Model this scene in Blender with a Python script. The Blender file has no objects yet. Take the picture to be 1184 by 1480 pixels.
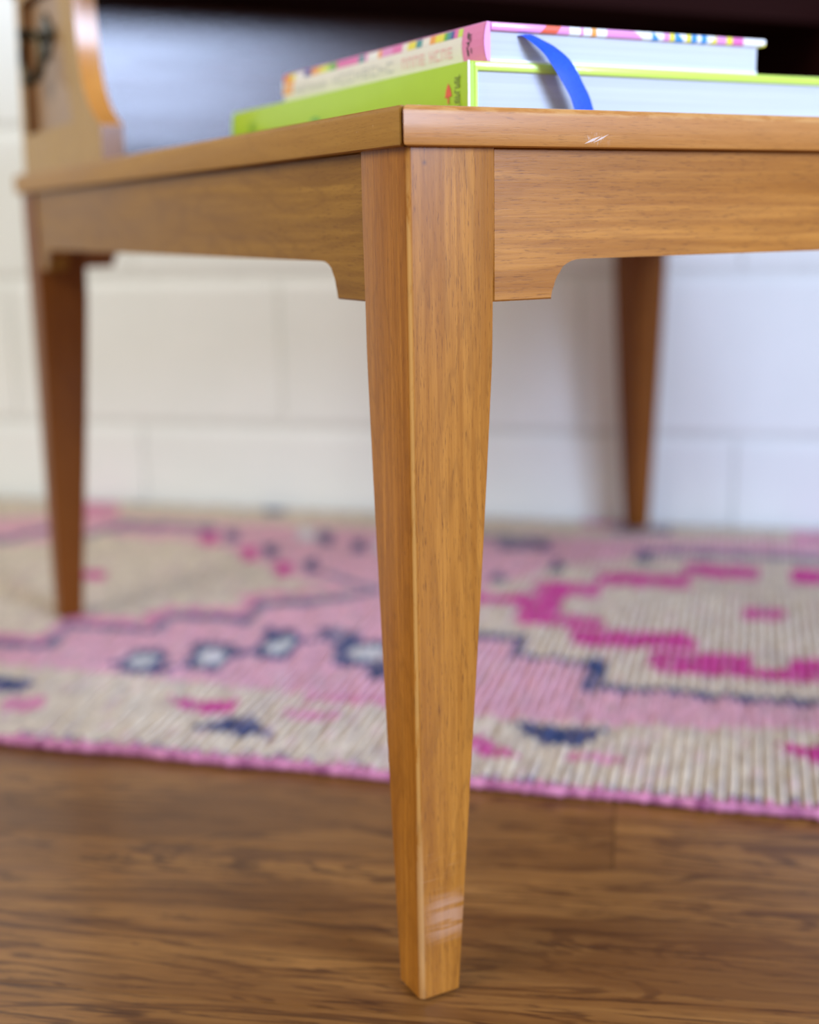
import bpy, bmesh, math, random
import numpy as np
from mathutils import Matrix, Vector
random.seed(7); rng = np.random.default_rng(7)
S = bpy.context.scene
COL = S.collection

# ------------------------------------------------------------ camera
FPX, PITCH, ROLL, EYE = 1879.8, math.radians(12.548), math.radians(-1.0244), 0.391
cd = bpy.data.cameras.new('camera'); cam = bpy.data.objects.new('camera', cd); COL.objects.link(cam); S.camera = cam
cd.sensor_fit = 'VERTICAL'; cd.sensor_height = 36; cd.sensor_width = 28.8; cd.lens = FPX / 1480 * 36
fw = Vector((0, math.cos(PITCH), -math.sin(PITCH))); r0 = Vector((1, 0, 0)); u0 = r0.cross(fw)
rr = math.cos(ROLL) * r0 + math.sin(ROLL) * u0; uu = -math.sin(ROLL) * r0 + math.cos(ROLL) * u0
m3 = Matrix((rr, uu, -fw)).transposed()
cam.matrix_world = Matrix.Translation((0, 0, EYE)) @ m3.to_4x4()
cd.clip_start = .02
cd.dof.use_dof = True; cd.dof.focus_distance = 0.60; cd.dof.aperture_fstop = 3.3

# ------------------------------------------------------------ light
S.view_settings.view_transform = 'Standard'; S.view_settings.look = 'None'
S.view_settings.exposure = 0.0; S.view_settings.gamma = 1.0; S.view_settings.use_curve_mapping = False
wd = bpy.data.worlds.new('room_light'); S.world = wd; wd.use_nodes = True
bg = wd.node_tree.nodes['Background']; bg.inputs[0].default_value = (.97, .97, .93, 1); bg.inputs[1].default_value = .36
def area(name, loc, target, sx, sy, power, col):
    l = bpy.data.lights.new(name, 'AREA'); l.shape = 'RECTANGLE'; l.size = sx; l.size_y = sy; l.energy = power; l.color = col
    o = bpy.data.objects.new(name, l); COL.objects.link(o); o.location = loc
    o.rotation_euler = (Vector(target) - Vector(loc)).to_track_quat('-Z', 'Y').to_euler(); return o
# daylight window ahead-right behind the photographer
area('window_light', (1.93, -1.22, 1.36), (0.0, 1.1, 1.36), 1.15, 1.36, 155, (.54, .68, 1.0))
# second, more distant window on the left
area('side_window_light', (-2.15, -.55, 2.0), (.0, 1.6, .3), 1.6, 1.5, 63, (1.0, .985, .92))

# ------------------------------------------------------------ materials
def new_mat(name):
    m = bpy.data.materials.new(name); m.use_nodes = True
    return m, m.node_tree.nodes, m.node_tree.links, m.node_tree.nodes['Principled BSDF']
def mix_col(N, L, fac, a, b, mode='MIX'):
    n = N.new('ShaderNodeMix'); n.data_type = 'RGBA'; n.blend_type = mode
    for s, v in ((0, fac), (6, a), (7, b)):
        if hasattr(v, 'node') or isinstance(v, bpy.types.NodeSocket): L.new(v, n.inputs[s])
        elif s == 0: n.inputs[0].default_value = v
        else: n.inputs[s].default_value = (*v, 1) if len(v) == 3 else v
    return n.outputs[2]
def noise(N, L, vec, scale, detail=4, rough=.55, dist=0.0):
    n = N.new('ShaderNodeTexNoise'); n.inputs['Scale'].default_value = scale; n.inputs['Detail'].default_value = detail
    n.inputs['Roughness'].default_value = rough; n.inputs['Distortion'].default_value = dist
    L.new(vec, n.inputs['Vector']); return n.outputs['Fac']
def ramp(N, L, fac, *stops):
    r = N.new('ShaderNodeValToRGB'); L.new(fac, r.inputs[0]); e = r.color_ramp.elements
    while len(e) < len(stops): e.new(.5)
    for k, (p, c) in zip(e, stops): k.position = p; k.color = (c, c, c, 1) if not isinstance(c, tuple) else (*c, 1)
    return r.outputs[0]
def mapping(N, L, vec, scale, loc=(0, 0, 0), rot=(0, 0, 0)):
    m = N.new('ShaderNodeMapping'); L.new(vec, m.inputs[0]); m.inputs['Scale'].default_value = scale
    m.inputs['Location'].default_value = loc; m.inputs['Rotation'].default_value = rot; return m.outputs[0]
def math_(N, L, op, a, b=None, c=None):
    n = N.new('ShaderNodeMath'); n.operation = op
    for i, v in enumerate((a, b, c)):
        if v is None: continue
        if isinstance(v, bpy.types.NodeSocket): L.new(v, n.inputs[i])
        else: n.inputs[i].default_value = v
    return n.outputs[0]
def bump(N, L, h, strength, dist, B):
    b = N.new('ShaderNodeBump'); b.inputs['Strength'].default_value = strength; b.inputs['Distance'].default_value = dist
    L.new(h, b.inputs['Height']); L.new(b.outputs[0], B.inputs['Normal'])
def box_mask(N, L, vec, lo, hi, soft):
    """1 inside an object-space box with soft edges"""
    sp = N.new('ShaderNodeSeparateXYZ'); L.new(vec, sp.inputs[0]); out = None
    for i in range(3):
        a = N.new('ShaderNodeMapRange'); L.new(sp.outputs[i], a.inputs[0]); a.inputs[1].default_value = lo[i] - soft[i]; a.inputs[2].default_value = lo[i] + soft[i]
        b = N.new('ShaderNodeMapRange'); L.new(sp.outputs[i], b.inputs[0]); b.inputs[1].default_value = hi[i] + soft[i]; b.inputs[2].default_value = hi[i] - soft[i]
        v = math_(N, L, 'MULTIPLY', a.outputs[0], b.outputs[0]); out = v if out is None else math_(N, L, 'MULTIPLY', out, v)
    return out
def wood(name, light, mid, dark, axis=2, seed=0., rough=.34, figure=.5, pores=.5, freq=1.0, marks=(), coat=.12, plank=False, spec=.38):
    m, N, L, B = new_mat(name)
    tc = N.new('ShaderNodeTexCoord').outputs['Object']
    if plank:
        oi = N.new('ShaderNodeObjectInfo').outputs['Random']
        cb = N.new('ShaderNodeCombineXYZ'); L.new(math_(N, L, 'MULTIPLY', oi, 37.0), cb.inputs[0]); L.new(math_(N, L, 'MULTIPLY', oi, 91.0), cb.inputs[1]); L.new(math_(N, L, 'MULTIPLY', oi, 13.0), cb.inputs[2])
        va = N.new('ShaderNodeVectorMath'); L.new(tc, va.inputs[0]); L.new(cb.outputs[0], va.inputs[1]); vec = va.outputs[0]
    else: vec = tc
    def sc(a, c):
        s = [c * freq] * 3; s[axis] = a * freq; return tuple(s)
    off = (seed, seed * 1.7, seed * 2.3)
    broad = noise(N, L, mapping(N, L, vec, sc(1.3, 26.0), off), 2.2, 5, .6, .6)
    fig = noise(N, L, mapping(N, L, vec, sc(3.0, 14.0), off), 2.0, 3, .5, 1.2)
    if plank:
        fig = noise(N, L, mapping(N, L, vec, (1.5, 9.0, 1), off), 2.0, 4, .55, 1.6)
        tone = noise(N, L, mapping(N, L, vec, (1.2, 9, 1), off), 2.0, 5, .6, .8)
        grain = noise(N, L, mapping(N, L, vec, (7, 150, 1), off), 2.0, 5, .72, 1.0)
    rings = math_(N, L, 'SINE', math_(N, L, 'MULTIPLY', fig, 42.0))
    rings = ramp(N, L, math_(N, L, 'MULTIPLY_ADD', rings, .5, .5), (.0, 0.), (.72, .25), (1., 1.))
    if plank: rings = ramp(N, L, rings, (.30, 0.), (.95, 1.))
    streak = noise(N, L, mapping(N, L, vec, sc(5.0, 190.0), off), 2.0, 6, .68)
    pore = noise(N, L, mapping(N, L, vec, sc(70.0, 1000.0), off), 2.0, 2, .6)
    c = mix_col(N, L, ramp(N, L, broad, (.25, .0), (.75, 1.)), mid, light)
    c = mix_col(N, L, math_(N, L, 'MULTIPLY', rings, figure), c, dark)
    c = mix_col(N, L, math_(N, L, 'MULTIPLY', ramp(N, L, streak, (.40, 1.), (.60, 0.)), .62), c, mid)
    c = mix_col(N, L, math_(N, L, 'MULTIPLY', ramp(N, L, pore, (.31, 1.), (.42, 0.)), pores), c, dark)
    if plank:
        c = mix_col(N, L, ramp(N, L, tone, (.38, .75), (.58, 0.)), c, tuple(.55 * a + .45 * b for a, b in zip(mid, dark)))
        c = mix_col(N, L, math_(N, L, 'MULTIPLY', ramp(N, L, grain, (.38, 1.), (.46, 0.)), .75), c, dark)
        c = mix_col(N, L, 1.0, c, ramp(N, L, oi, (0., .86), (1., 1.12)), 'MULTIPLY')
    for kind, lo, hi, soft, col, amt, sc2, thr in marks:
        k = box_mask(N, L, tc, lo, hi, soft)
        if sc2: k = math_(N, L, 'MULTIPLY', k, ramp(N, L, noise(N, L, mapping(N, L, tc, sc2, (3, 1, 2)), 1.0, 5, .65, .4), (thr, 0.), (thr + .14, 1.)))
        c = mix_col(N, L, math_(N, L, 'MULTIPLY', k, amt), c, col)
    L.new(c, B.inputs['Base Color'])
    rv = ramp(N, L, broad, (.2, rough - .05), (.8, rough + .07)); L.new(rv, B.inputs['Roughness'])
    B.inputs['Coat Weight'].default_value = coat; B.inputs['Coat Roughness'].default_value = .16; B.inputs['Specular IOR Level'].default_value = spec
    bump(N, L, math_(N, L, 'ADD', streak, math_(N, L, 'MULTIPLY', pore, .5)), .12, .0006, B)
    return m
def plain(name, col, rough=.5, spec=.5, metal=0., var=.06, sc=60., coat=0.):
    m, N, L, B = new_mat(name)
    tc = N.new('ShaderNodeTexCoord').outputs['Object']
    f = noise(N, L, tc, sc, 3)
    c = mix_col(N, L, ramp(N, L, f, (.3, 0.), (.7, 1.)), tuple(max(0, k * (1 - var)) for k in col), tuple(min(1, k * (1 + var)) for k in col))
    L.new(c, B.inputs['Base Color']); B.inputs['Roughness'].default_value = rough; B.inputs['Metallic'].default_value = metal
    B.inputs['Specular IOR Level'].default_value = spec; B.inputs['Coat Weight'].default_value = coat
    return m

# ------------------------------------------------------------ mesh helpers
def link(name, me, mats, parent=None):
    o = bpy.data.objects.new(name, me); COL.objects.link(o)
    for m in (mats if isinstance(mats, (list, tuple)) else [mats]):
        if m and m.name not in [x.name for x in me.materials if x]: me.materials.append(m)
    if parent: o.parent = parent
    return o
def from_bm(name, bm, mats, parent=None, smooth=True, ang=35):
    me = bpy.data.meshes.new(name); bmesh.ops.recalc_face_normals(bm, faces=bm.faces)
    if smooth:
        for f in bm.faces: f.smooth = True
        for e in bm.edges:
            e.smooth = len(e.link_faces) == 2 and e.calc_face_angle(9) < math.radians(ang)
    bm.to_mesh(me); bm.free(); return link(name, me, mats, parent)
def box(bm, lo, hi, bev=0., seg=2):
    g = bmesh.ops.create_cube(bm, size=1); vs = g['verts']
    for v in vs: v.co = Vector([lo[i] + (v.co[i] + .5) * (hi[i] - lo[i]) for i in range(3)])
    if bev:
        es = list({e for v in vs for e in v.link_edges}); bmesh.ops.bevel(bm, geom=es, offset=bev, segments=seg, affect='EDGES', profile=.5)
def prism(bm, pts, depth0, depth1, to3, bev=0., seg=2):
    """closed outline pts (2D) extruded; to3(a,b,d) -> xyz"""
    A = [bm.verts.new(to3(a, b, depth0)) for a, b in pts]; Bv = [bm.verts.new(to3(a, b, depth1)) for a, b in pts]
    fa = bm.faces.new(A); fb = bm.faces.new(Bv[::-1]); n = len(pts)
    for i in range(n): bm.faces.new((A[i], Bv[i], Bv[(i + 1) % n], A[(i + 1) % n]))
    if bev:
        es = list(set(fa.edges) | set(fb.edges)); bmesh.ops.bevel(bm, geom=es, offset=bev, segments=seg, affect='EDGES', profile=.5)
def tube(bm, pts, r, n=10, closed=False):
    pts = [Vector(p) for p in pts]; rings = []; N_ = len(pts)
    rs = r if isinstance(r, (list, tuple)) else [r] * N_
    prev = None
    for i, p in enumerate(pts):
        t = (pts[(i + 1) % N_] - pts[i - 1]) if closed else (pts[min(i + 1, N_ - 1)] - pts[max(i - 1, 0)])
        t.normalize(); a = prev if prev else (Vector((0, 0, 1)) if abs(t.z) < .9 else Vector((1, 0, 0)))
        x = (a - t * a.dot(t)).normalized(); y = t.cross(x); prev = x
        rings.append([bm.verts.new(p + rs[i] * (math.cos(2 * math.pi * k / n) * x + math.sin(2 * math.pi * k / n) * y)) for k in range(n)])
    m = N_ if closed else N_ - 1
    for i in range(m):
        a, b = rings[i], rings[(i + 1) % N_]
        for k in range(n): bm.faces.new((a[k], a[(k + 1) % n], b[(k + 1) % n], b[k]))
    if not closed: bm.faces.new(rings[0][::-1]); bm.faces.new(rings[-1])
def empty(name, loc=(0, 0, 0), rz=0.):
    o = bpy.data.objects.new(name, None); COL.objects.link(o); o.location = loc; o.rotation_euler = (0, 0, rz); o.empty_display_size = .05; return o
def tag(o, label, cat, group=None):
    o['label'] = label; o['category'] = cat
    if group: o['group'] = group
    return o

# ------------------------------------------------------------ frames of reference (metres)
YAW = math.radians(28.2514); X0, Y0 = .0015, .5959     # table: local x runs right, local y runs left-back
WYAW, WD = math.radians(-14.7223), 1.7273               # back wall
RUG = .007

# ------------------------------------------------------------ back wall of painted blocks
M_paint, N, L, B = new_mat('painted_block')
tc = N.new('ShaderNodeTexCoord').outputs['Object']
f1 = noise(N, L, tc, 6, 4); f2 = noise(N, L, tc, 160, 4, .6)
c = mix_col(N, L, ramp(N, L, f1, (.3, 0.), (.7, 1.)), (.84, .86, .81), (.90, .915, .87))
L.new(c, B.inputs['Base Color']); B.inputs['Roughness'].default_value = .36
bump(N, L, math_(N, L, 'ADD', f2, math_(N, L, 'MULTIPLY', f1, 1.2)), .25, .002, B)
M_mortar = plain('painted_mortar', (.74, .75, .70), .5)
wall = None
bm = bmesh.new(); box(bm, (-2.2, .0034, -.0), (2.4, .10, 1.5)); wall = from_bm('wall_back', bm, M_mortar, smooth=False)
wall.location = (0, WD, 0); wall.rotation_euler = (0, 0, WYAW); wall['kind'] = 'structure'
PITCHX, CH = .4076, .2038
def block_mesh(w, h):
    bm = bmesh.new(); g = [(-w / 2, 0), (w / 2, 0), (w / 2, h), (-w / 2, h)]
    ins = [(.0, .0050), (.0005, .0022, .0010), (.0014, .0, .013)]; loops = []
    for k, y, *q in ins: q = q[0] if q else 0; loops.append([bm.verts.new((x + (k if x < 0 else -k), y, z + (k if z < h / 2 else -q))) for x, z in g])
    for a, b in zip(loops, loops[1:]):
        for i in range(4): bm.faces.new((a[i], a[(i + 1) % 4], b[(i + 1) % 4], b[i]))
    bm.faces.new(loops[-1])
    me = bpy.data.meshes.new('block'); bmesh.ops.recalc_face_normals(bm, faces=bm.faces)
    for f in bm.faces:
        if f.normal.y > .5: f.normal_flip()
    bm.to_mesh(me); bm.free(); me.materials.append(M_paint); return me
J = .009
me_full = block_mesh(PITCHX - .0008, CH - J); me_base = block_mesh(PITCHX - .0008, .1214 - J / 2)
for row in range(7):
    z0 = 0 if row == 0 else .1214 + (row - 1) * CH + J / 2
    off = .4259 if row % 2 == 0 else .2307
    for k in range(-6, 5):
        cx = off + PITCHX / 2 + k * PITCHX
        if cx - .2 < -2.2 or cx + .2 > 2.4: continue
        o = link('block', me_base if row == 0 else me_full, None, wall)
        o.location = (cx, 0 + random.uniform(-.0006, .0006), z0)

M_smudge = plain('wall_smudge', (.40, .40, .40), .7)
bm = bmesh.new(); prism(bm, [(.5050, .098), (.5085, .090), (.5100, .074), (.5060, .064), (.5035, .078), (.5020, .090)], -.0004, .0001, lambda a, b, d: (a, d, b)); sm = from_bm('smudge', bm, M_smudge, wall, smooth=False); sm['label'] = 'grey scuff mark on the painted wall'

# ------------------------------------------------------------ floor
M_plank = wood('laminate_planks', (.42, .195, .050), (.215, .083, .019), (.050, .015, .005), axis=0, spec=.3, rough=.38, figure=.85, pores=.2, freq=.72, coat=.1, plank=True)
M_sub = plain('subfloor', (.05, .03, .02), .8)
bm = bmesh.new(); box(bm, (-2.6, -1.6, -.05), (2.6, 2.3, -.009)); floor = from_bm('floor', bm, M_sub, smooth=False); floor['kind'] = 'structure'
FY = math.radians(-9.7); PW, PL = .165, 1.29
floor.rotation_euler = (0, 0, FY)
bm = bmesh.new(); box(bm, (-PL / 2 + .0003, -PW / 2 + .0002, -.009), (PL / 2 - .0003, PW / 2 - .0002, 0))
pm = bpy.data.meshes.new('plank'); bm.to_mesh(pm); bm.free(); pm.materials.append(M_plank)
for r in range(-12, 10):
    wy = .7425 - PW / 2 + r * PW                 # seams at .7425, .5775 ...
    ph = {0: -.65, 1: -.004, -1: .22}.get(r, (r * .53) % PL)
    for k in range(-2, 3):
        cx = ph + PL / 2 + k * PL
        if abs(cx) > 2.2: continue
        # keep clear of the back wall
        o = link('plank', pm, None, floor); o.location = (cx, wy, 0)

# rug motifs: dye name, outline in metres (along the wall, away from the wall)
MOTIFS = [
('pink', [(-0.901, -0.24), (-0.405, -0.1), (-0.015, -0.108), (0.143, -0.11), (0.529, -0.076), (0.773, -0.069), (0.653, -0.7), (0.502, -0.688), (0.325, -0.711), (0.24, -0.714), (0.163, -0.702), (-0.002, -0.687), (-0.139, -0.679), (-0.223, -0.677), (-0.512, -0.674)]),
('cream', [(-0.774, -0.381), (-0.474, -0.279), (-0.414, -0.25), (-0.365, -0.196), (-0.205, -0.211), (-0.139, -0.262), (-0.074, -0.321), (-0.016, -0.369), (0.038, -0.39), (0.036, -0.409), (-0.041, -0.44), (-0.045, -0.488), (-0.124, -0.492), (-0.128, -0.541), (-0.214, -0.541), (-0.208, -0.606), (-0.261, -0.617), (-0.555, -0.626)]),
('rose', [(-0.275, -0.599), (-0.215, -0.593), (-0.205, -0.611), (-0.264, -0.617)]),
('rose', [(-0.212, -0.613), (-0.201, -0.61), (-0.216, -0.524), (-0.228, -0.526)]),
('rose', [(-0.224, -0.525), (-0.135, -0.524), (-0.125, -0.544), (-0.213, -0.545)]),
('rose', [(-0.133, -0.545), (-0.122, -0.543), (-0.126, -0.473), (-0.138, -0.475)]),
('rose', [(-0.134, -0.475), (-0.052, -0.471), (-0.044, -0.492), (-0.124, -0.496)]),
('rose', [(-0.052, -0.493), (-0.041, -0.491), (-0.052, -0.408), (-0.064, -0.411)]),
('rose', [(-0.06, -0.41), (0.021, -0.378), (0.028, -0.401), (-0.052, -0.433)]),
('slate', [(-0.567, -0.617), (-0.261, -0.615), (-0.249, -0.634), (-0.548, -0.637)]),
('slate', [(-0.265, -0.616), (-0.202, -0.614), (-0.191, -0.632), (-0.253, -0.635)]),
('slate', [(-0.199, -0.634), (-0.187, -0.632), (-0.2, -0.548), (-0.212, -0.551)]),
('slate', [(-0.208, -0.55), (-0.122, -0.547), (-0.113, -0.567), (-0.197, -0.571)]),
('slate', [(-0.121, -0.569), (-0.109, -0.566), (-0.113, -0.497), (-0.126, -0.499)]),
('slate', [(-0.121, -0.499), (-0.041, -0.495), (-0.032, -0.517), (-0.111, -0.521)]),
('slate', [(-0.04, -0.518), (-0.028, -0.516), (-0.036, -0.436), (-0.049, -0.439)]),
('slate', [(-0.044, -0.438), (0.036, -0.401), (0.044, -0.426), (-0.035, -0.462)]),
('slate', [(0.032, -0.402), (0.06, -0.363), (0.067, -0.389), (0.04, -0.426)]),
('slate', [(-0.495, -0.25), (-0.465, -0.225), (-0.448, -0.252), (-0.478, -0.276)]),
('slate', [(-0.47, -0.226), (-0.458, -0.164), (-0.441, -0.194), (-0.454, -0.253)]),
('slate', [(-0.463, -0.165), (-0.38, -0.19), (-0.365, -0.218), (-0.447, -0.195)]),
('slate', [(-0.386, -0.191), (-0.36, -0.122), (-0.345, -0.152), (-0.37, -0.219)]),
('slate', [(-0.366, -0.123), (-0.229, -0.127), (-0.216, -0.157), (-0.351, -0.153)]),
('slate', [(-0.021, -0.311), (0.062, -0.371), (0.068, -0.392), (-0.014, -0.334)]),
('navy', [(-0.21, -0.144), (-0.191, -0.145), (-0.167, -0.205), (-0.185, -0.204)]),
('navy', [(-0.134, -0.205), (-0.116, -0.206), (-0.095, -0.262), (-0.113, -0.261)]),
('navy', [(-0.06, -0.268), (-0.043, -0.268), (-0.026, -0.319), (-0.043, -0.318)]),
('navy', [(-0.088, -0.129), (-0.069, -0.131), (-0.049, -0.191), (-0.068, -0.19)]),
('navy', [(-0.032, -0.165), (-0.014, -0.166), (0.003, -0.223), (-0.015, -0.222)]),
('magenta', [(-0.238, -0.161), (-0.216, -0.162), (-0.188, -0.228), (-0.209, -0.227)]),
('magenta', [(-0.156, -0.227), (-0.136, -0.228), (-0.112, -0.288), (-0.132, -0.288)]),
('magenta', [(-0.087, -0.292), (-0.068, -0.293), (-0.048, -0.347), (-0.067, -0.347)]),
('white', [(-0.119, -0.119), (-0.095, -0.121), (-0.076, -0.178), (-0.099, -0.177)]),
('white', [(-0.004, -0.148), (0.046, -0.151), (0.067, -0.235), (0.02, -0.233)]),
('magenta', [(-0.301, -0.364), (-0.266, -0.365), (-0.249, -0.398), (-0.283, -0.398)]),
('rose', [(-0.08, -0.421), (-0.059, -0.421), (-0.047, -0.45), (-0.068, -0.45)]),
('rose', [(-0.156, -0.498), (-0.129, -0.498), (-0.118, -0.52), (-0.145, -0.52)]),
('rose', [(-0.494, -0.01), (-0.428, -0.015), (-0.381, -0.106), (-0.444, -0.102)]),
('navy', [(-0.434, 0.03), (-0.395, 0.033), (-0.371, -0.016), (-0.409, -0.019)]),
('rose', [(-0.274, 0.063), (-0.242, 0.093), (-0.203, 0.031), (-0.245, 0.005)]),
('navy', [(-0.221, 0.009), (-0.201, 0.027), (-0.164, -0.035), (-0.189, -0.049)]),
('navy', [(-0.115, -0.649), (-0.057, -0.656), (-0.052, -0.667), (-0.11, -0.66)]),
('navy', [(-0.06, -0.657), (-0.046, -0.635), (-0.041, -0.646), (-0.055, -0.668)]),
('navy', [(-0.05, -0.636), (-0.007, -0.607), (-0.002, -0.618), (-0.045, -0.646)]),
('navy', [(-0.011, -0.608), (0.008, -0.584), (0.012, -0.595), (-0.006, -0.619)]),
('navy', [(0.004, -0.585), (0.036, -0.557), (0.04, -0.569), (0.009, -0.596)]),
('navy', [(0.032, -0.558), (0.054, -0.547), (0.058, -0.559), (0.036, -0.57)]),
('navy', [(0.05, -0.548), (0.119, -0.561), (0.122, -0.573), (0.054, -0.56)]),
('navy', [(-0.105, -0.661), (-0.11, -0.612), (-0.087, -0.607), (-0.064, -0.633), (-0.061, -0.676), (-0.086, -0.678)]),
('white', [(-0.095, -0.655), (-0.097, -0.629), (-0.081, -0.625), (-0.073, -0.643), (-0.075, -0.661), (-0.086, -0.664)]),
('navy', [(-0.051, -0.634), (-0.055, -0.58), (-0.03, -0.575), (-0.006, -0.605), (-0.005, -0.653), (-0.031, -0.655)]),
('white', [(-0.04, -0.628), (-0.041, -0.599), (-0.025, -0.596), (-0.017, -0.615), (-0.019, -0.636), (-0.031, -0.639)]),
('navy', [(-0.001, -0.592), (-0.004, -0.532), (0.019, -0.527), (0.043, -0.562), (0.044, -0.615), (0.019, -0.616)]),
('white', [(0.01, -0.585), (0.009, -0.554), (0.025, -0.55), (0.033, -0.572), (0.03, -0.596), (0.019, -0.598)]),
('navy', [(0.001, -0.581), (-0.008, -0.528), (0.017, -0.539), (0.017, -0.567)]),
('navy', [(0.041, -0.516), (0.082, -0.512), (0.092, -0.545), (0.052, -0.549)]),
('navy', [(0.065, -0.547), (0.119, -0.544), (0.139, -0.616), (0.088, -0.619)]),
('white', [(0.086, -0.564), (0.121, -0.562), (0.13, -0.596), (0.097, -0.598)]),
('navy', [(0.119, -0.607), (0.146, -0.606), (0.157, -0.646), (0.13, -0.647)]),
('slate', [(0.052, -0.516), (0.07, -0.516), (0.082, -0.557), (0.065, -0.557)]),
('navy', [(-0.215, -0.712), (-0.177, -0.708), (-0.148, -0.716), (-0.154, -0.735), (-0.191, -0.75)]),
('navy', [(-0.216, -0.732), (-0.162, -0.721), (-0.152, -0.738), (-0.205, -0.749)]),
('magenta', [(-0.024, -0.726), (0.04, -0.721), (0.043, -0.743), (0.02, -0.754), (-0.001, -0.749)]),
('rose', [(-0.161, -0.755), (-0.129, -0.743), (-0.111, -0.772), (-0.141, -0.788)]),
('navy', [(0.022, -0.787), (0.038, -0.768), (0.044, -0.754), (0.061, -0.753), (0.08, -0.769), (0.097, -0.788), (0.06, -0.793)]),
('rose', [(0.083, -0.731), (0.129, -0.726), (0.135, -0.746), (0.091, -0.751)]),
('cream', [(0.75, -0.188), (0.525, -0.164), (0.329, -0.185), (0.277, -0.223), (0.224, -0.243), (0.224, -0.288), (0.183, -0.32), (0.17, -0.369), (0.162, -0.435), (0.173, -0.514), (0.244, -0.521), (0.241, -0.559), (0.32, -0.566), (0.315, -0.627), (0.504, -0.627), (0.667, -0.628)]),
('slate', [(0.319, -0.148), (0.528, -0.145), (0.527, -0.168), (0.321, -0.171)]),
('slate', [(0.524, -0.146), (0.757, -0.161), (0.753, -0.183), (0.523, -0.169)]),
('navy', [(0.135, -0.507), (0.199, -0.503), (0.202, -0.518), (0.139, -0.522)]),
('navy', [(0.195, -0.504), (0.245, -0.507), (0.248, -0.521), (0.198, -0.519)]),
('navy', [(0.236, -0.505), (0.248, -0.502), (0.248, -0.572), (0.236, -0.574)]),
('navy', [(0.235, -0.555), (0.324, -0.562), (0.326, -0.575), (0.237, -0.568)]),
('navy', [(0.314, -0.558), (0.328, -0.555), (0.326, -0.639), (0.313, -0.641)]),
('navy', [(0.309, -0.621), (0.506, -0.62), (0.506, -0.633), (0.311, -0.634)]),
('navy', [(0.503, -0.621), (0.67, -0.62), (0.668, -0.632), (0.503, -0.633)]),
('navy', [(0.319, -0.157), (0.336, -0.155), (0.341, -0.213), (0.323, -0.214)]),
('slate', [(0.149, -0.139), (0.206, -0.123), (0.213, -0.171), (0.158, -0.186)]),
('navy', [(0.19, -0.131), (0.213, -0.127), (0.219, -0.168), (0.197, -0.172)]),
('navy', [(0.226, -0.214), (0.238, -0.214), (0.245, -0.263), (0.233, -0.263)]),
('navy', [(0.168, -0.275), (0.181, -0.276), (0.189, -0.321), (0.177, -0.321)]),
('slate', [(0.116, -0.108), (0.187, -0.113), (0.192, -0.141), (0.122, -0.137)]),
('magenta', [(0.373, -0.205), (0.457, -0.206), (0.457, -0.26), (0.375, -0.259)]),
('magenta', [(0.492, -0.207), (0.746, -0.211), (0.735, -0.267), (0.49, -0.266)]),
('magenta', [(0.281, -0.26), (0.387, -0.256), (0.39, -0.309), (0.288, -0.314)]),
('magenta', [(0.22, -0.312), (0.293, -0.307), (0.299, -0.36), (0.229, -0.366)]),
('magenta', [(0.213, -0.361), (0.258, -0.355), (0.271, -0.452), (0.23, -0.458)]),
('magenta', [(0.133, -0.371), (0.214, -0.364), (0.221, -0.404), (0.142, -0.411)]),
('magenta', [(0.223, -0.433), (0.307, -0.431), (0.31, -0.465), (0.228, -0.467)]),
('magenta', [(0.281, -0.472), (0.397, -0.465), (0.399, -0.515), (0.287, -0.523)]),
('magenta', [(0.361, -0.524), (0.454, -0.517), (0.454, -0.577), (0.366, -0.584)]),
('magenta', [(0.454, -0.551), (0.483, -0.549), (0.482, -0.58), (0.454, -0.582)]),
('magenta', [(0.484, -0.519), (0.691, -0.503), (0.679, -0.565), (0.482, -0.581)]),
('magenta', [(0.44, -0.373), (0.487, -0.369), (0.486, -0.404), (0.44, -0.409)]),
('magenta', [(0.228, 0.004), (0.286, 0.018), (0.311, -0.022), (0.248, -0.045)]),
('rose', [(0.499, -0.023), (0.626, -0.017), (0.62, -0.075), (0.498, -0.082)]),
('slate', [(0.274, -0.041), (0.355, -0.026), (0.349, -0.065), (0.286, -0.077)]),
('navy', [(0.266, -0.723), (0.346, -0.719), (0.334, -0.74), (0.323, -0.762), (0.3, -0.761), (0.284, -0.743)]),
('magenta', [(0.222, -0.756), (0.249, -0.756), (0.274, -0.772), (0.287, -0.788), (0.256, -0.789), (0.207, -0.783)]),
('rose', [(0.317, -0.768), (0.363, -0.766), (0.364, -0.783), (0.32, -0.786)]),
('magenta', [(0.466, -0.72), (0.557, -0.714), (0.551, -0.772), (0.49, -0.752), (0.485, -0.736)]),
('rose', [(0.088, -0.694), (0.159, -0.69), (0.164, -0.705), (0.094, -0.71)])]
# ------------------------------------------------------------ rug
PAL = dict(cream=(.88, .755, .57), pink=(.95, .51, .60), magenta=(.80, .035, .36), navy=(.010, .065, .21), slate=(.20, .20, .32), white=(.84, .88, .84), rose=(.92, .34, .52))
M_rug, N, L, B = new_mat('woven_wool')
at = N.new('ShaderNodeVertexColor'); at.layer_name = 'dye'
tc = N.new('ShaderNodeTexCoord').outputs['Object']
n1 = noise(N, L, mapping(N, L, tc, (1, 3, 1)), 9, 4); n2 = noise(N, L, mapping(N, L, tc, (1, 1, 1)), 420, 3, .7); n3 = noise(N, L, mapping(N, L, tc, (1, .35, 1)), 130, 2, .6)
c = mix_col(N, L, ramp(N, L, n1, (.3, .0), (.7, .16)), at.outputs[0], (.60, .42, .36))
c = mix_col(N, L, ramp(N, L, n3, (.35, .34), (.6, .0)), c, (.36, .24, .24))
c = mix_col(N, L, 1.0, c, ramp(N, L, n2, (.25, .72), (.7, 1.)), 'MULTIPLY')
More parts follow.
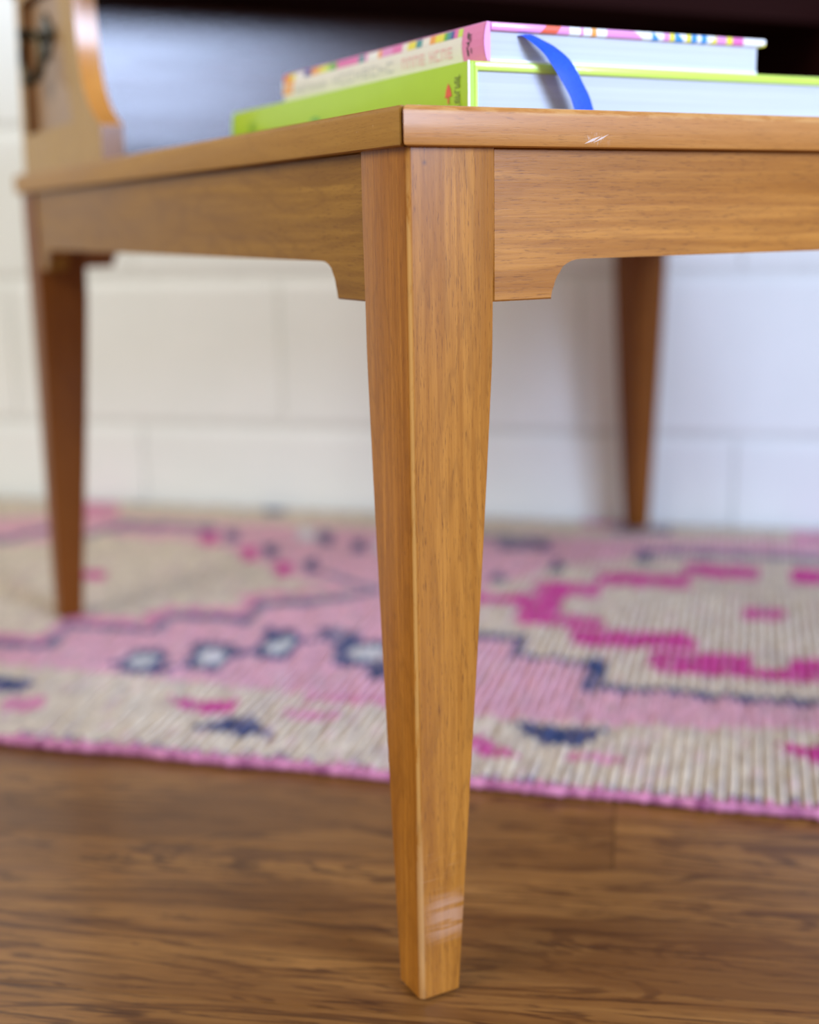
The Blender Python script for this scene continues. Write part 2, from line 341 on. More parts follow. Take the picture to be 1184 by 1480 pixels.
L.new(c, B.inputs['Base Color']); B.inputs['Roughness'].default_value = .95; B.inputs['Specular IOR Level'].default_value = .1

bump(N, L, n2, .6, .0015, B)
W0, W1, S0, S1 = -.834, -.012, -1.5, 1.15
RIB = .0082; NX = int((S1 - S0) / RIB) * 5; NY = 190
sx = np.linspace(S0, S0 + NX * RIB / 5, NX + 1); wy = np.linspace(W0, W1, NY + 1)
GX, GY = np.meshgrid(sx, wy)
colr = np.empty((NY + 1, NX + 1, 3)); colr[:] = PAL['cream']
# motif edges step rib by rib like hand knotting
QX = (np.floor(GX / RIB) + .5) * RIB; QY = (np.floor(GY / .005) + .5) * .005 + rng.normal(0, .0014, NX // 5 + 2)[np.clip(np.floor((GX - S0) / RIB + 1e-6).astype(int), 0, NX // 5 + 1)]
for cname, poly in MOTIFS:
    xs = [p[0] for p in poly]; ys = [p[1] for p in poly]
    ix = np.where((sx > min(xs) - .01) & (sx < max(xs) + .01))[0]; iy = np.where((wy > min(ys) - .01) & (wy < max(ys) + .01))[0]
    if not len(ix) or not len(iy): continue
    sl = (slice(iy[0], iy[-1] + 1), slice(ix[0], ix[-1] + 1)); qx, qy = QX[sl], QY[sl]
    ins = np.zeros(qx.shape, bool)
    for i in range(len(poly)):
        x1, y1 = poly[i - 1]; x2, y2 = poly[i]
        if y1 == y2: continue
        ins ^= ((y1 > qy) != (y2 > qy)) & (qx < (x2 - x1) * (qy - y1) / (y2 - y1) + x1)
    colr[sl][ins] = PAL[cname]
# wrapped pink ends and a dotted row along the front edge, uneven dye between knots
rq = np.clip(np.floor((GX - S0) / RIB + 1e-6).astype(int), 0, NX // 5 + 1)
edge_w = rng.uniform(.004, .012, NX // 5 + 2)[rq]; colr[GY < W0 + edge_w] = (.86, .30, .50)
dot = (rng.random(NX // 5 + 2) < .55)[rq] & (GY > W0 + edge_w + .001) & (GY < W0 + edge_w + .006); colr[dot] = (.30, .24, .36)
kb = rng.random((NY // 4 + 2, NX // 5 + 2))[(np.arange(NY + 1) // 4)[:, None], rq]
tint = np.where((kb > .90)[..., None], np.array([.92, .62, .66]), np.where((kb < .07)[..., None], np.array([.62, .54, .52]), colr))
colr = colr * .62 + tint * .38
ribn = rng.normal(0, 1, NX // 5 + 2); rid = np.clip(np.floor((GX - S0) / RIB + 1e-6).astype(int), 0, NX // 5 + 1)
fade = np.clip(1.15 - (GY - W0) / .75, .35, 1)
hgt = RUG - .0052 * fade * (1 - np.abs(np.sin(np.pi * (GX - S0) / RIB)) ** .7) + .0009 * np.sin(GY / .0046 * 2 * math.pi + ribn[rid] * 2) + .0004 * ribn[rid] + rng.normal(0, .0002, GX.shape)
hgt = np.clip(hgt, .0015, RUG + .0015)
knot = rng.normal(1, .06, (NY // 2 + 2, NX // 5 + 2)); kk = knot[(np.arange(NY + 1) // 2)[:, None], rid]
colr *= np.clip(kk, .8, 1.2)[..., None]
nv = (NX + 1) * (NY + 1)
co = np.stack([GX.ravel(), GY.ravel(), hgt.ravel()], 1)
idx = np.arange(nv).reshape(NY + 1, NX + 1)
quads = np.stack([idx[:-1, :-1], idx[:-1, 1:], idx[1:, 1:], idx[1:, :-1]], -1).reshape(-1, 4)
me = bpy.data.meshes.new('rug'); me.vertices.add(nv); me.vertices.foreach_set('co', co.ravel())
me.loops.add(quads.size); me.loops.foreach_set('vertex_index', quads.ravel().astype(np.int32))
me.polygons.add(len(quads)); me.polygons.foreach_set('loop_start', np.arange(0, quads.size, 4, dtype=np.int32))
me.polygons.foreach_set('use_smooth', np.ones(len(quads), bool)); me.update(calc_edges=True); me.validate()
ca = me.color_attributes.new('dye', 'FLOAT_COLOR', 'POINT'); ca.data.foreach_set('color', np.concatenate([colr.reshape(-1, 3), np.ones((nv, 1))], 1).ravel())
rug = empty('rug', (0, WD, 0), WYAW)
tag(rug, 'pink and cream hand-knotted rug with navy and magenta motifs under the table', 'rug')
link('woven_field', me, M_rug, rug)
M_selv, N, L, B = new_mat('pink_selvedge')
tc = N.new('ShaderNodeTexCoord').outputs['Object']; n1 = noise(N, L, mapping(N, L, tc, (1, 0, 0)), 70, 3, .6)
L.new(mix_col(N, L, ramp(N, L, n1, (.38, 0.), (.6, 1.)), (.26, .06, .14), (.64, .24, .38)), B.inputs['Base Color']); B.inputs['Roughness'].default_value = .95
bm = bmesh.new(); k = int((S1 - S0) / .0041); rad = []
pts = []
for i in range(k + 1):
    s = S0 + i * .0041; pts.append((s, W0 - .001 + .0012 * math.sin(i * .21) + random.uniform(-.0004, .0004), .0046)); rad.append(.0045 * (1.0 if i % 2 else .70) * random.uniform(.80, 1.08))
tube(bm, pts, rad, 8)
from_bm('selvedge', bm, M_selv, rug, ang=80)['label'] = 'bright pink wrapped edge cord'

# ------------------------------------------------------------ table
LT, MD, DK = (.58, .240, .034), (.30, .098, .008), (.10, .026, .004)
table = empty('end_table', (X0, Y0, 0), YAW)
tag(table, 'honey brown wooden step end table with tapered legs standing on rug and floor', 'table')
HT, TT, OV, WL, WB = .4414, .0175, .0052, .046, .0226
TZ = HT - TT; A, Bn = .7728, .7469      # depth along local y, width along local x
scuff = [('s', (.006, -.01, .034), (.026, .004, .056), (.005, .004, .004), (.54, .30, .18), .60, (25, 25, 260), .36),
         ('s', (-.002, -.006, .062), (.030, .004, .082), (.004, .004, .004), (.62, .38, .22), .35, (40, 40, 900), .56),
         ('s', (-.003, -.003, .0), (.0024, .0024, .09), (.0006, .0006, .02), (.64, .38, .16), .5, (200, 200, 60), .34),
         ('s', (.0083, -.01, .4160), (.0097, .004, .4178), (.0010, .004, .0008), (.05, .025, .03), .75, None, 0),
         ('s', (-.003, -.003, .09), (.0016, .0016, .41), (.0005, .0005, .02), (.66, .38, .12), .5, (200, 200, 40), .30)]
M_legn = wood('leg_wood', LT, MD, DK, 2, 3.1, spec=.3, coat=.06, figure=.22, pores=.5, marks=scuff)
M_leg = wood('leg_wood_shaded', (.27, .095, .016), (.18, .054, .008), DK, 2, 8.4, spec=.15, coat=0, figure=.2)  # same wood darkened, the table's shade painted into the other three legs
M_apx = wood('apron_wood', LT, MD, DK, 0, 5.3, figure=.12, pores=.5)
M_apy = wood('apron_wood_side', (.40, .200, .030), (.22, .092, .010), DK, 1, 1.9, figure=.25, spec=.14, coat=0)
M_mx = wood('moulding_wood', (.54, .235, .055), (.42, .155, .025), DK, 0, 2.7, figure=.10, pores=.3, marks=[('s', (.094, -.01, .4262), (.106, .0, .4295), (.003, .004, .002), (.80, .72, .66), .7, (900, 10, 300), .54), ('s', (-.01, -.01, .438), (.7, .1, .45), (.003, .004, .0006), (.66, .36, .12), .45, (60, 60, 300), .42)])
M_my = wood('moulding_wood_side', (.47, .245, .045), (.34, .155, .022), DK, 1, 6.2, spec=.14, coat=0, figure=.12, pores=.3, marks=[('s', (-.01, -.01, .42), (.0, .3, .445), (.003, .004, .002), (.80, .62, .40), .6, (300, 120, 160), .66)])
M_top = wood('top_wood', LT, MD, DK, 0, 9.1, figure=.2)
M_darkwood = wood('dark_lacquered_wood', (.060, .012, .008), (.032, .006, .004), (.008, .003, .002), 0, 4.4, rough=.24, figure=.1, pores=.1, coat=.0, spec=.7)
M_darkmatte = wood('dark_stained_wood', (.018, .004, .003), (.012, .002, .0015), (.006, .002, .001), 0, 4.4, rough=.7, figure=.1, pores=.1, coat=.0, spec=.04)
M_end = wood('end_panel_wood', (.50, .32, .11), (.42, .24, .07), DK, 2, 7.7, figure=.2, spec=.14, coat=0)
M_gloss = wood('end_panel_edge', (.66, .30, .07), (.55, .22, .045), DK, 2, 1.2, rough=.22, figure=.1, coat=.35)
M_drawer = wood('drawer_wood', (.44, .27, .13), (.34, .19, .09), DK, 2, 5.9, figure=.25)
M_shade = wood('recess_shade_wood', (.30, .13, .045), (.22, .09, .03), DK, 2, 5.9, figure=.25)  # darker copy of the drawer wood: recess shade painted in; plinth face shares it

def width_at(z):
    s = WB + (WL + .0005 - WB) * z / .335
    if z > .36: return WL
    k = .012; a, b = s, WL
    h = max(k - abs(a - b), 0) / k; return min(a, b) - h * h * k * .10
def leg(cx, cy, dx, dy, z0, mat, name='leg'):
    bm = bmesh.new(); zs = [z0, z0 + .0022] + [.03 + i * .03 for i in range(9)] + [.30, .315, .325, .335, .345, .36, .39, TZ]
    rings = []
    for i, z in enumerate(zs):
        w = width_at(z); ins = .0022 if i == 0 else 0
        pr = []
        def corner(px, py, r, a0):
            for k in range(5):
                a = a0 + k * math.pi / 8; pr.append((px + r * math.cos(a), py + r * math.sin(a)))
        R, q = .0026, .0010
        corner(R + ins, R + ins, R, math.pi); corner(w - q - ins, q + ins, q, 1.5 * math.pi)
        corner(w - q - ins, w - q - ins, q, 0); corner(q + ins, w - q - ins, q, .5 * math.pi)
        rings.append([bm.verts.new((cx + dx * p[0], cy + dy * p[1], z)) for p in pr])
    n = len(rings[0])
    for a, b in zip(rings, rings[1:]):
        for k in range(n): bm.faces.new((a[k], a[(k + 1) % n], b[(k + 1) % n], b[k]))
    bm.faces.new(rings[0]); bm.faces.new(rings[-1])
    return from_bm(name, bm, mat, table, ang=30)
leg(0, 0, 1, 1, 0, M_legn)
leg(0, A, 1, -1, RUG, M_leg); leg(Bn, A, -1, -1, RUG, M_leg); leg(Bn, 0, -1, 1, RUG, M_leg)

ZA, ZB, BL = .3724, .3538, .0335
def apron_outline(length):
    a, b = WL, length - WL; p = [(a, TZ), (a, ZB)]
    cv = [(0, 0)] + [(.0170 * (1 - math.cos(k * math.pi / 18)), .0040 + (ZA - ZB - .0040) * math.sin(k * math.pi / 18)) for k in range(10)]
    p += [(a + BL + x, ZB + z) for x, z in cv]
    p += [(b - BL - x, ZB + z) for x, z in reversed(cv)]
    p += [(b, ZB), (b, TZ)]
    return p
E_ = .0017
def apron(name, length, to3, mat):
    bm = bmesh.new(); prism(bm, apron_outline(length), 0, .018, to3, .0008, 1); return from_bm(name, bm, mat, table, ang=28)
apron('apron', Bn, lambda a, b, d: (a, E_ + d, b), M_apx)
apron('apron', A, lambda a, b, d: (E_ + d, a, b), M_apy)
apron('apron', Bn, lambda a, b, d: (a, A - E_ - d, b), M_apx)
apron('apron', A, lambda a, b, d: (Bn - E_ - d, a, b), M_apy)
# top: field inside four mitred edge mouldings
MW = .028
bm = bmesh.new(); box(bm, (-OV + MW, -OV + MW, TZ), (Bn + OV - MW, A + OV - MW, HT - .0002)); from_bm('tabletop', bm, M_top, table, smooth=False)
def moulding(L_, to3, mat, g):
    prof = [(0, TZ + .0014), (.0004, TZ + .0004), (.0014, TZ), (MW, TZ), (MW, HT), (.0030, HT), (.0016, HT - .0004), (.0006, HT - .0013), (0, HT - .0028)]
    bm = bmesh.new(); ra = []; rb = []
    for d, z in prof:
        ra.append(bm.verts.new(to3(d + g, d, z))); rb.append(bm.verts.new(to3(L_ - d - g, d, z)))
    n = len(prof); bm.faces.new(ra); bm.faces.new(rb[::-1])
    for i in range(n): bm.faces.new((ra[i], rb[i], rb[(i + 1) % n], ra[(i + 1) % n]))
    es = [e for e in bm.edges if (e.verts[0] in ra and e.verts[1] in ra) or (e.verts[0] in rb and e.verts[1] in rb)]
    bmesh.ops.bevel(bm, geom=es, offset=.0006, segments=2, affect='EDGES')
    return from_bm('edge_moulding', bm, mat, table, ang=32)
WX, WY = Bn + 2 * OV, A + 2 * OV
moulding(WX, lambda s, d, z: (-OV + s, -OV + d, z), M_mx, .0007)
moulding(WY, lambda s, d, z: (-OV + d, -OV + s, z), M_my, .0009)
moulding(WX, lambda s, d, z: (-OV + s, A + OV - d, z), M_mx, .0003)
moulding(WY, lambda s, d, z: (Bn + OV - d, -OV + s, z), M_my, .0003)

M_scr = plain('bare_wood_scratch', (.66, .50, .40), .6)
for (x0, z0, x1, z1, w) in ((.0925, .4257, .1020, .4293, .0006), (.0975, .4262, .1066, .4302, .0004)):
    bm = bmesh.new(); nn = Vector((-(z1 - z0), x1 - x0)).normalized() * w
    prism(bm, [(x0, z0), ((x0 + x1) / 2 + nn.x, (z0 + z1) / 2 + nn.y), (x1, z1), ((x0 + x1) / 2 - nn.x, (z0 + z1) / 2 - nn.y)], -OV - .00008, -OV + .0002, lambda a, b, d: (a, d, b)); from_bm('scratch', bm, M_scr, table, smooth=False)

# upper step: curved end panel with a recessed drawer front
ZU = .596
curve = [(.4850, HT), (.4850, .4672), (.4858, .4682), (.4955, .4722), (.5050, .4775), (.5130, .4832), (.5205, .4905), (.5265, .4985), (.5310, .5075), (.5342, .5175), (.5368, .5300), (.5388, .5450), (.5400, .5640), (.5406, ZU)]
outer = curve + [(.7370, ZU), (.7520, HT)]
inner = [(.5660, .4750), (.5735, .5000), (.5810, .5300), (.5865, .5600), (.5890, .5880), (.7190, .5880), (.7283, .4745)]
def end_panel(x0, x1, mats, hole=True):
    bm = bmesh.new()
    if hole:
        # ring face built by triangulated fill between the outline and the opening
        def loop(pts, x): return [bm.verts.new((x, u, z)) for u, z in pts]
        for side, x in ((0, x0), (1, x1)):
            o_ = loop(outer, x); i_ = loop(inner, x)
            es = [bm.edges.new((o_[k], o_[(k + 1) % len(o_)])) for k in range(len(o_))] + [bm.edges.new((i_[k], i_[(k + 1) % len(i_)])) for k in range(len(i_))]
            bmesh.ops.triangle_fill(bm, use_beauty=True, edges=es)
            if side == 0: O0, I0 = o_, i_
            else: O1, I1 = o_, i_
        for a, b in ((O0, O1), (I0, I1)):
            for k in range(len(a)):
                f = bm.faces.new((a[k], b[k], b[(k + 1) % len(a)], a[(k + 1) % len(a)]))
                if a is I0: f.material_index = 2
                elif 0 <= k < len(curve) - 1: f.material_index = 1 if k else 2
    return from_bm('end_panel', bm, mats, table, ang=28)
end_panel(0.0, .0175, [M_end, M_gloss, M_shade])
bm = bmesh.new(); ins = [(u + (.001 if u < .65 else -.001), z + (.001 if z < .53 else -.001)) for u, z in inner]
prism(bm, ins, .0085, .0165, lambda a, b, d: (d, a, b), .0006, 1); drawer = from_bm('drawer_front', bm, M_drawer, table)
drawer['label'] = 'recessed wooden panel with dark metal ring pull'
M_brass = plain('aged_brass', (.085, .070, .042), .34, .5, .85, .35, 90)
bm = bmesh.new()
# back plate: lobed outline
pc = (.664, .5525); out = []
for k in range(36):
    a = 2 * math.pi * k / 36; r = 1 + .22 * math.cos(4 * a); out.append((pc[0] + .0260 * r * math.cos(a), pc[1] + .0165 * r * math.sin(a)))
prism(bm, out, .0060, .0087, lambda a, b, d: (d, a, b), .0006, 1)
tube(bm, [(.0065, pc[0], pc[1]), (.002, pc[0], pc[1]), (-.004, pc[0], pc[1]), (-.010, pc[0], pc[1] + .0005), (-.0145, pc[0], pc[1] + .001), (-.0165, pc[0], pc[1] + .001)], [.006, .0035, .0032, .0055, .0055, .0025], 14)
bail = []
for k in range(24):
    a = 2 * math.pi * k / 24; bail.append((-.0065 - .0045 * math.sin(a), pc[0] - .002 + .0150 * math.sin(a) * (1.0 - .15 * math.cos(a)), pc[1] - .0165 + .0200 * math.cos(a)))
tube(bm, bail, [.0026 + .0016 * (1 - math.cos(2 * math.pi * k / 24)) / 2 for k in range(24)], 10, True)
bmesh.ops.create_uvsphere(bm, u_segments=14, v_segments=8, radius=.0042, matrix=Matrix.Translation((-.0128, pc[0] - .004, pc[1] - .0385)))
from_bm('ring_pull', bm, M_brass, drawer, ang=50)
# interior back, right-hand end and the case over the step
bm = bmesh.new(); box(bm, (.0176, .600, HT), (Bn - .0195, .616, ZU)); from_bm('back_panel', bm, M_darkwood, table, smooth=False)['label'] = 'dark glossy lacquered back panel behind the books'
bm = bmesh.new(); box(bm, (Bn - .019, .450, HT), (Bn, .750, ZU), .0008, 1); from_bm('end_panel', bm, M_darkmatte, table)
bm = bmesh.new(); box(bm, (.0, .470, ZU + .0002), (Bn, .752, .700), .001, 1); box(bm, (.0178, .470, .575), (Bn - .0195, .5995, ZU + .0001)); from_bm('upper_case', bm, M_darkmatte, table)  # lower box added to cut off the window's reflection in the back panel
bm = bmesh.new(); box(bm, (-OV, .462, .7002), (Bn + OV, .760, .718), .0025, 2); from_bm('upper_top', bm, M_top, table)

# ------------------------------------------------------------ books
def pages_mat(name, col):
    m, N, L, B = new_mat(name); tc = N.new('ShaderNodeTexCoord').outputs['Object']
    f = noise(N, L, mapping(N, L, tc, (3, 3, 1500)), 1.0, 4, .7); f2 = noise(N, L, mapping(N, L, tc, (4, 4, 260)), 1.0, 2)
    c = mix_col(N, L, ramp(N, L, f, (.35, 0.), (.6, 1.)), tuple(k * .86 for k in col), col)
    c = mix_col(N, L, ramp(N, L, f2, (.30, .35), (.55, .0)), c, tuple(k * .78 for k in col))
    L.new(c, B.inputs['Base Color']); B.inputs['Roughness'].default_value = .8; bump(N, L, f, .4, .0004, B); return m
M_pages = pages_mat('page_edges', (.60, .64, .68))
PC = {k: plain('print_' + k, v, .32, .5, 0, .02, 60, .3) for k, v in dict(green=(.42, .66, .02), lime=(.60, .80, .10), pinkc=(.80, .30, .62), pinks=(.80, .24, .50), creamc=(.84, .80, .74), white=(.88, .88, .86), magentac=(.78, .16, .45), yellow=(.84, .74, .05), orange=(.88, .36, .06), red=(.80, .12, .05), teal=(.06, .30, .32), blue=(.05, .30, .70), navyc=(.06, .07, .35), leaf=(.14, .45, .05), dark=(.06, .05, .05), greytext=(.60, .60, .60), pinktext=(.86, .55, .55), olive=(.22, .30, .03)).items()}
def strip_box(name, lo, hi, axis, segs, parent, rnd=.0011):
    """rounded board split along axis into coloured segments: segs = [(end, colour)]"""
    names = []; [names.append(c) for _, c in segs if c not in names]
    bm = bmesh.new(); box(bm, lo, hi, rnd, 2); prevs = []
    for e_, c in segs[:-1]:
        n = Vector((0, 0, 0)); n[axis] = 1; p = Vector((0, 0, 0)); p[axis] = e_ if not isinstance(e_, tuple) else e_[0]
        if isinstance(e_, tuple): n[e_[1]] = e_[2]; p[e_[1]] = lo[e_[1]]; n.normalize()
        bmesh.ops.bisect_plane(bm, geom=bm.verts[:] + bm.edges[:] + bm.faces[:], plane_co=p, plane_no=n)
        prevs.append((p, n, c))
    for f in bm.faces:
        cc = f.calc_center_median(); ci = segs[-1][1]
        for p, n, c in prevs:
            if (cc - p).dot(n) < 0: ci = c; break
        f.material_index = names.index(ci)
    return from_bm(name, bm, [PC[c] for c in names], parent)
def spine(name, xs, y0, y1, z0, z1, parent, col):
    """rounded spine strip: outline in x-z bulging outwards"""
    x0, x1 = xs; pts = []; n = 8
    for i in range(n + 1):
        t = i / n; pts.append((x0 + .0016 * (1 - math.sin(math.pi * t)), z0 + (z1 - z0) * t))
    pts += [(x1, z1), (x1, z0)]
    bm = bmesh.new(); prism(bm, pts, y0, y1, lambda a, b, d: (a, d, b), .0005, 1); return from_bm(name, bm, PC[col], parent, ang=40)
# green book (lower)
gb = empty('book', (X0, Y0, 0), YAW); gb['group'] = 'stacked books on the tabletop'
tag(gb, 'thick lime green hardcover book lying at the bottom of the stack', 'book')
GX0, GX1, GY0, GY1, GZ0, GZ1 = .0670, .330, .0585, .386, HT + .0003, .4692
strip_box('cover_board', (GX0 + .004, GY0, GZ1 - .0046), (GX1, GY1, GZ1), 0, [(9, 'lime')], gb)
strip_box('cover_board', (GX0 + .004, GY0, GZ0), (GX1, GY1, GZ0 + .0030), 0, [(9, 'lime')], gb)
sp = spine('spine', (GX0, GX0 + .0042), GY0, GY1, GZ0, GZ1, gb, 'green')
bm = bmesh.new(); box(bm, (GX0 + .0043, GY0 + .0022, GZ0 + .0031), (GX1 - .004, GY1 - .004, GZ1 - .0047)); from_bm('page_block', bm, M_pages, gb, smooth=False)
bm = bmesh.new(); box(bm, (GX0 + .0001, GY0 - .0005, GZ0), (GX0 + .0013, GY0 + .0006, GZ1 + .0002), .0004, 1); from_bm('edge_highlight', bm, PC['white'], sp)['label'] = 'white strip painted as a highlight on the spine edge'  # window gloss on the spine corner, put in as a white strip
bm = bmesh.new(); box(bm, (GX0 + .0040, GY0 - .0002, GZ0), (GX0 + .0062, GY0 + .0040, GZ1 - .003), .0006, 1); from_bm('cover_hinge', bm, PC['lime'], gb)
def marks(name, parent, col, items, x):
    """flat printed shapes on the spine: each item = polygon in (y, z)"""
    bm = bmesh.new()
    for poly in items:
        bm.faces.new([bm.verts.new((x, a, b)) for a, b in poly])
    o = from_bm(name, bm, PC[col], parent, smooth=False); return o
def rect(y, z, w, h): return [(y, z), (y + w, z), (y + w, z + h), (y, z + h)]
def glyphs(y0, y1, z0, z1, n, rs):
    R = random.Random(rs); out = []; p = (y1 - y0) / n
    for i in range(n):
        y = y1 - (i + 1) * p + p * .12; w = p * .74; s = min(p * .2, .0011); h = z1 - z0; k = R.randrange(5)
        out.append(rect(y + w - s, z0, s, h))
        if k in (0, 1, 3): out.append(rect(y, z0, s, h if k != 3 else h * .5))
        if k in (0, 2, 4): out.append(rect(y, z1 - s, w - s, s))
        if k in (1, 2, 3): out.append(rect(y, (z0 + z1) / 2 - s / 2, w - s, s))
        if k in (2, 4): out.append(rect(y, z0, w - s, s))
    return out
sx_ = GX0 - .00025
tree_y, tz0 = .0775, .4535
marks('tree_emblem', sp, 'red', [[(tree_y - .0035, tz0), (tree_y + .0035, tz0 - .0006), (tree_y + .0022, tz0 + .0032), (tree_y, tz0 + .0065), (tree_y - .0024, tz0 + .0036)], rect(tree_y - .0006, tz0 - .0035, .0013, .0036)], sx_ + .0000)
gl = []
for i in range(7):
    z = .4475 + i * .00235; gl += [rect(.0660, z, .0052, .0006), rect(.0660 + (.0046 if i % 2 else 0), z, .0007, .0018)]
    if i % 3: gl.append(rect(.0660, z + .0012, .0036, .0006))
marks('spine_lettering', sp, 'olive', gl, sx_)
marks('spine_mark', sp, 'leaf', [[(.236, .4520), (.250, .4530), (.248, .4552), (.240, .4560), (.235, .4545)]], sx_)
marks('spine_lettering', sp, 'creamc', glyphs(.106, .128, .4460, .4515, 4, 5), sx_)
marks('spine_mark', sp, 'leaf', glyphs(.340, .352, .4480, .4600, 2, 8), sx_)
# pink book (upper)
pb = empty('book', (X0, Y0, 0), YAW); tag(pb, 'pink hardcover book with multicoloured cover and blue ribbon lying on top of the green book', 'book', 'stacked books on the tabletop')
PX0, PX1, PY0, PY1, PZ0, PZ1 = .0780, .2655, .0605, .3170, GZ1 + .0002, .4885
segs = [((.1117, 2, -1), 'pinkc'), ((.1218, 2, -.8), 'red'), (.130, 'pinkc'), (.137, 'white'), (.139, 'pinkc'), (.144, 'white'), (.1473, 'orange'), (.154, 'white'), ((.178, 2, 1.5), 'pinkc'), (.184, 'white'), ((.189, 2, 1), 'blue'), (.192, 'white'), (.196, 'pinkc'), (.1995, 'yellow'), ((.206, 2, 1), 'blue'), (.2075, 'white'), (.211, 'yellow'), (.215, 'blue'), (.218, 'white'), (.222, 'blue'), ((.2245, 2, -1), 'white'), (.229, 'yellow'), (.236, 'pinkc'), (.2405, 'yellow'), (.2485, 'magentac'), ((.260, 2, -3), 'white'), (9, 'yellow')]
strip_box('cover_board', (PX0 + .004, PY0, PZ1 - .0042), (PX1, PY1, PZ1), 0, segs, pb)
strip_box('cover_board', (PX0 + .004, PY0 + .0006, PZ0), (PX1 - .0055, PY1, PZ0 + .0014), 0, [(9, 'white')], pb, .0004)
psp = spine('spine', (PX0, PX0 + .0040), PY0, PY1, PZ0, PZ1, pb, 'pinkc')
bm = bmesh.new(); box(bm, (PX0 + .0041, PY0 + .0024, PZ0 + .0015), (PX1 - .005, PY1 - .004, PZ1 - .0043)); from_bm('page_block', bm, M_pages, pb, smooth=False)
# printed spine: cream panel, pink head block, coloured strip along the top edge
def spine_x(z):
    t = (z - PZ0) / (PZ1 - PZ0); return PX0 + .0016 * (1 - math.sin(math.pi * min(max(t, 0), 1))) - .0002
def wrap(name, col, y0, y1, z0, z1, sk=0.):
    bm = bmesh.new(); n = 5; rows = [[bm.verts.new((spine_x(z0 + (z1 - z0) * i / n), y + sk * i / n, z0 + (z1 - z0) * i / n)) for y in (y0, y1)] for i in range(n + 1)]
    for a, b in zip(rows, rows[1:]): bm.faces.new((a[0], a[1], b[1], b[0]))
    return bm
zt = PZ1 - .0006; zs = PZ1 - .0048
def add_wrap(col, y0, y1, z0, z1, sk=0., name='printed_patch'):
    return from_bm(name, wrap(name, col, y0, y1, z0, z1, sk), PC[col], psp, smooth=False)
add_wrap('pinks', PY0 + .0006, .0820, PZ0 + .0004, zt, name='printed_panel'); add_wrap('creamc', .0822, PY1 - .0005, PZ0 + .0004, zs, name='printed_panel')
def at_px(t): return t
patches = [('lime', .0822, .0869), ('magentac', .0869, .0910), ('navyc', .0910, .0940), ('teal', .0940, .0983), ('leaf', .0983, .1015), ('yellow', .1015, .1108), ('orange', .1108, .1168), ('creamc', .1168, .1252), ('teal', .1252, .1323), ('yellow', .1323, .1418), ('creamc', .1418, .1483), ('magentac', .1483, .1599), ('pinkc', .1599, .1735), ('orange', .1735, .1779), ('white', .1779, .1912), ('pinkc', .1912, .1957), ('teal', .1957, .2031), ('magentac', .2031, .2337), ('leaf', .2337, .2440), ('lime', .2440, .2509), ('yellow', .2509, .2600), ('orange', .2600, .2719), ('navyc', .2719, .2827), ('white', .2827, .2972), ('yellow', .2972, .3052), ('orange', .3052, .3120), ('red', .3120, PY1 - .0005)]
for c_, a, b in patches: add_wrap(c_, a, b, zs + .0001, zt)
add_wrap('orange', .3010, PY1 - .0004, PZ0 + .006, zs, -.004)
def spine_text(col, items):
    bm = bmesh.new()
    for poly in items: bm.faces.new([bm.verts.new((spine_x(b) - .0002, a, b)) for a, b in poly])
    return from_bm('spine_lettering', bm, PC[col], psp, smooth=False)
spine_text('pinktext', glyphs(.0914, .1171, PZ0 + .0048, PZ0 + .0105, 4, 1) + glyphs(.1209, .1487, PZ0 + .0048, PZ0 + .0105, 4, 2))
spine_text('greytext', glyphs(.157, .2395, PZ0 + .0048, PZ0 + .0105, 8, 3) + glyphs(.2476, .298, PZ0 + .0048, PZ0 + .0100, 6, 4))
sc_ = []
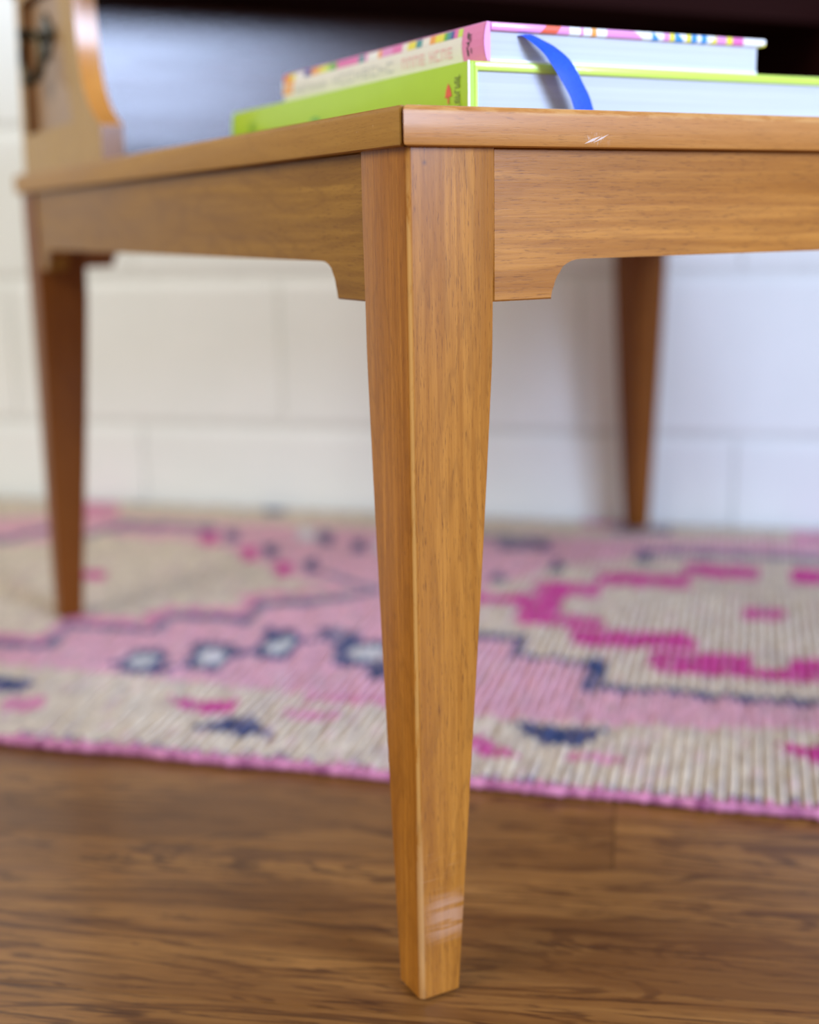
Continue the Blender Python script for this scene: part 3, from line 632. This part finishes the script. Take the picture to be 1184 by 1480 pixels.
for i, (y, z, w, h) in enumerate([(.0700, .4735, .0016, .0030), (.0706, .4765, .0010, .0016), (.0692, .4780, .0012, .0020), (.0686, .4795, .0030, .0007), (.0672, .4800, .0008, .0026), (.0690, .4810, .0012, .0030), (.0700, .4822, .0013, .0028), (.0670, .4745, .0008, .0026), (.0672, .4832, .0026, .0006)]): sc_.append(rect(y + .0055, z, w, h))
spine_text('dark', sc_)
# ribbon marker
M_rib, N, L, B = new_mat('blue_satin'); B.inputs['Base Color'].default_value = (.02, .12, .80, 1); B.inputs['Roughness'].default_value = .38; 
tc = N.new('ShaderNodeTexCoord').outputs['Object']; f = noise(N, L, tc, 900, 2); L.new(mix_col(N, L, ramp(N, L, f, (.3, 0.), (.7, 1.)), (.008, .065, .62), (.012, .10, .80)), B.inputs['Base Color'])
left = [(.0985, .0800, .4824), (.0990, .0640, .4826), (.1003, .06, .4824), (.1031, .056, .4793), (.1076, .052, .4741), (.1109, .05, .469), (.1142, .0485, .4636), (.1182, .0475, .4573), (.1218, .047, .4512), (.1247, .0462, HT + .0006)]
right = [(.1050, .0800, .4824), (.1052, .0640, .4829), (.1058, .06, .4833), (.111, .057, .4805), (.1169, .0545, .4771), (.1234, .052, .4717), (.1272, .05, .4656), (.1309, .049, .4588), (.1346, .0485, .4524), (.1380, .0478, HT + .0006)]
bm = bmesh.new(); vl = []
def cr(P, t):
    n = len(P) - 1; i = min(int(t), n - 1); f = t - i; p = [Vector(P[max(0, min(n, i + k))]) for k in (-1, 0, 1, 2)]
    return .5 * ((2 * p[1]) + (-p[0] + p[2]) * f + (2 * p[0] - 5 * p[1] + 4 * p[2] - p[3]) * f * f + (-p[0] + 3 * p[1] - 3 * p[2] + p[3]) * f ** 3)
for i in range(46):
    t = i / 45 * 9; vl.append((bm.verts.new(cr(left, t)), bm.verts.new((cr(left, t) + cr(right, t)) / 2 + Vector((0, -.0004, .0002))), bm.verts.new(cr(right, t))))
for a, b in zip(vl, vl[1:]):
    bm.faces.new((a[0], a[1], b[1], b[0])); bm.faces.new((a[1], a[2], b[2], b[1]))
o = from_bm('ribbon_marker', bm, M_rib, pb, ang=80); o['label'] = 'blue satin ribbon bookmark hanging over the page edges'
sd = o.modifiers.new('thick', 'SOLIDIFY'); sd.thickness = .0003
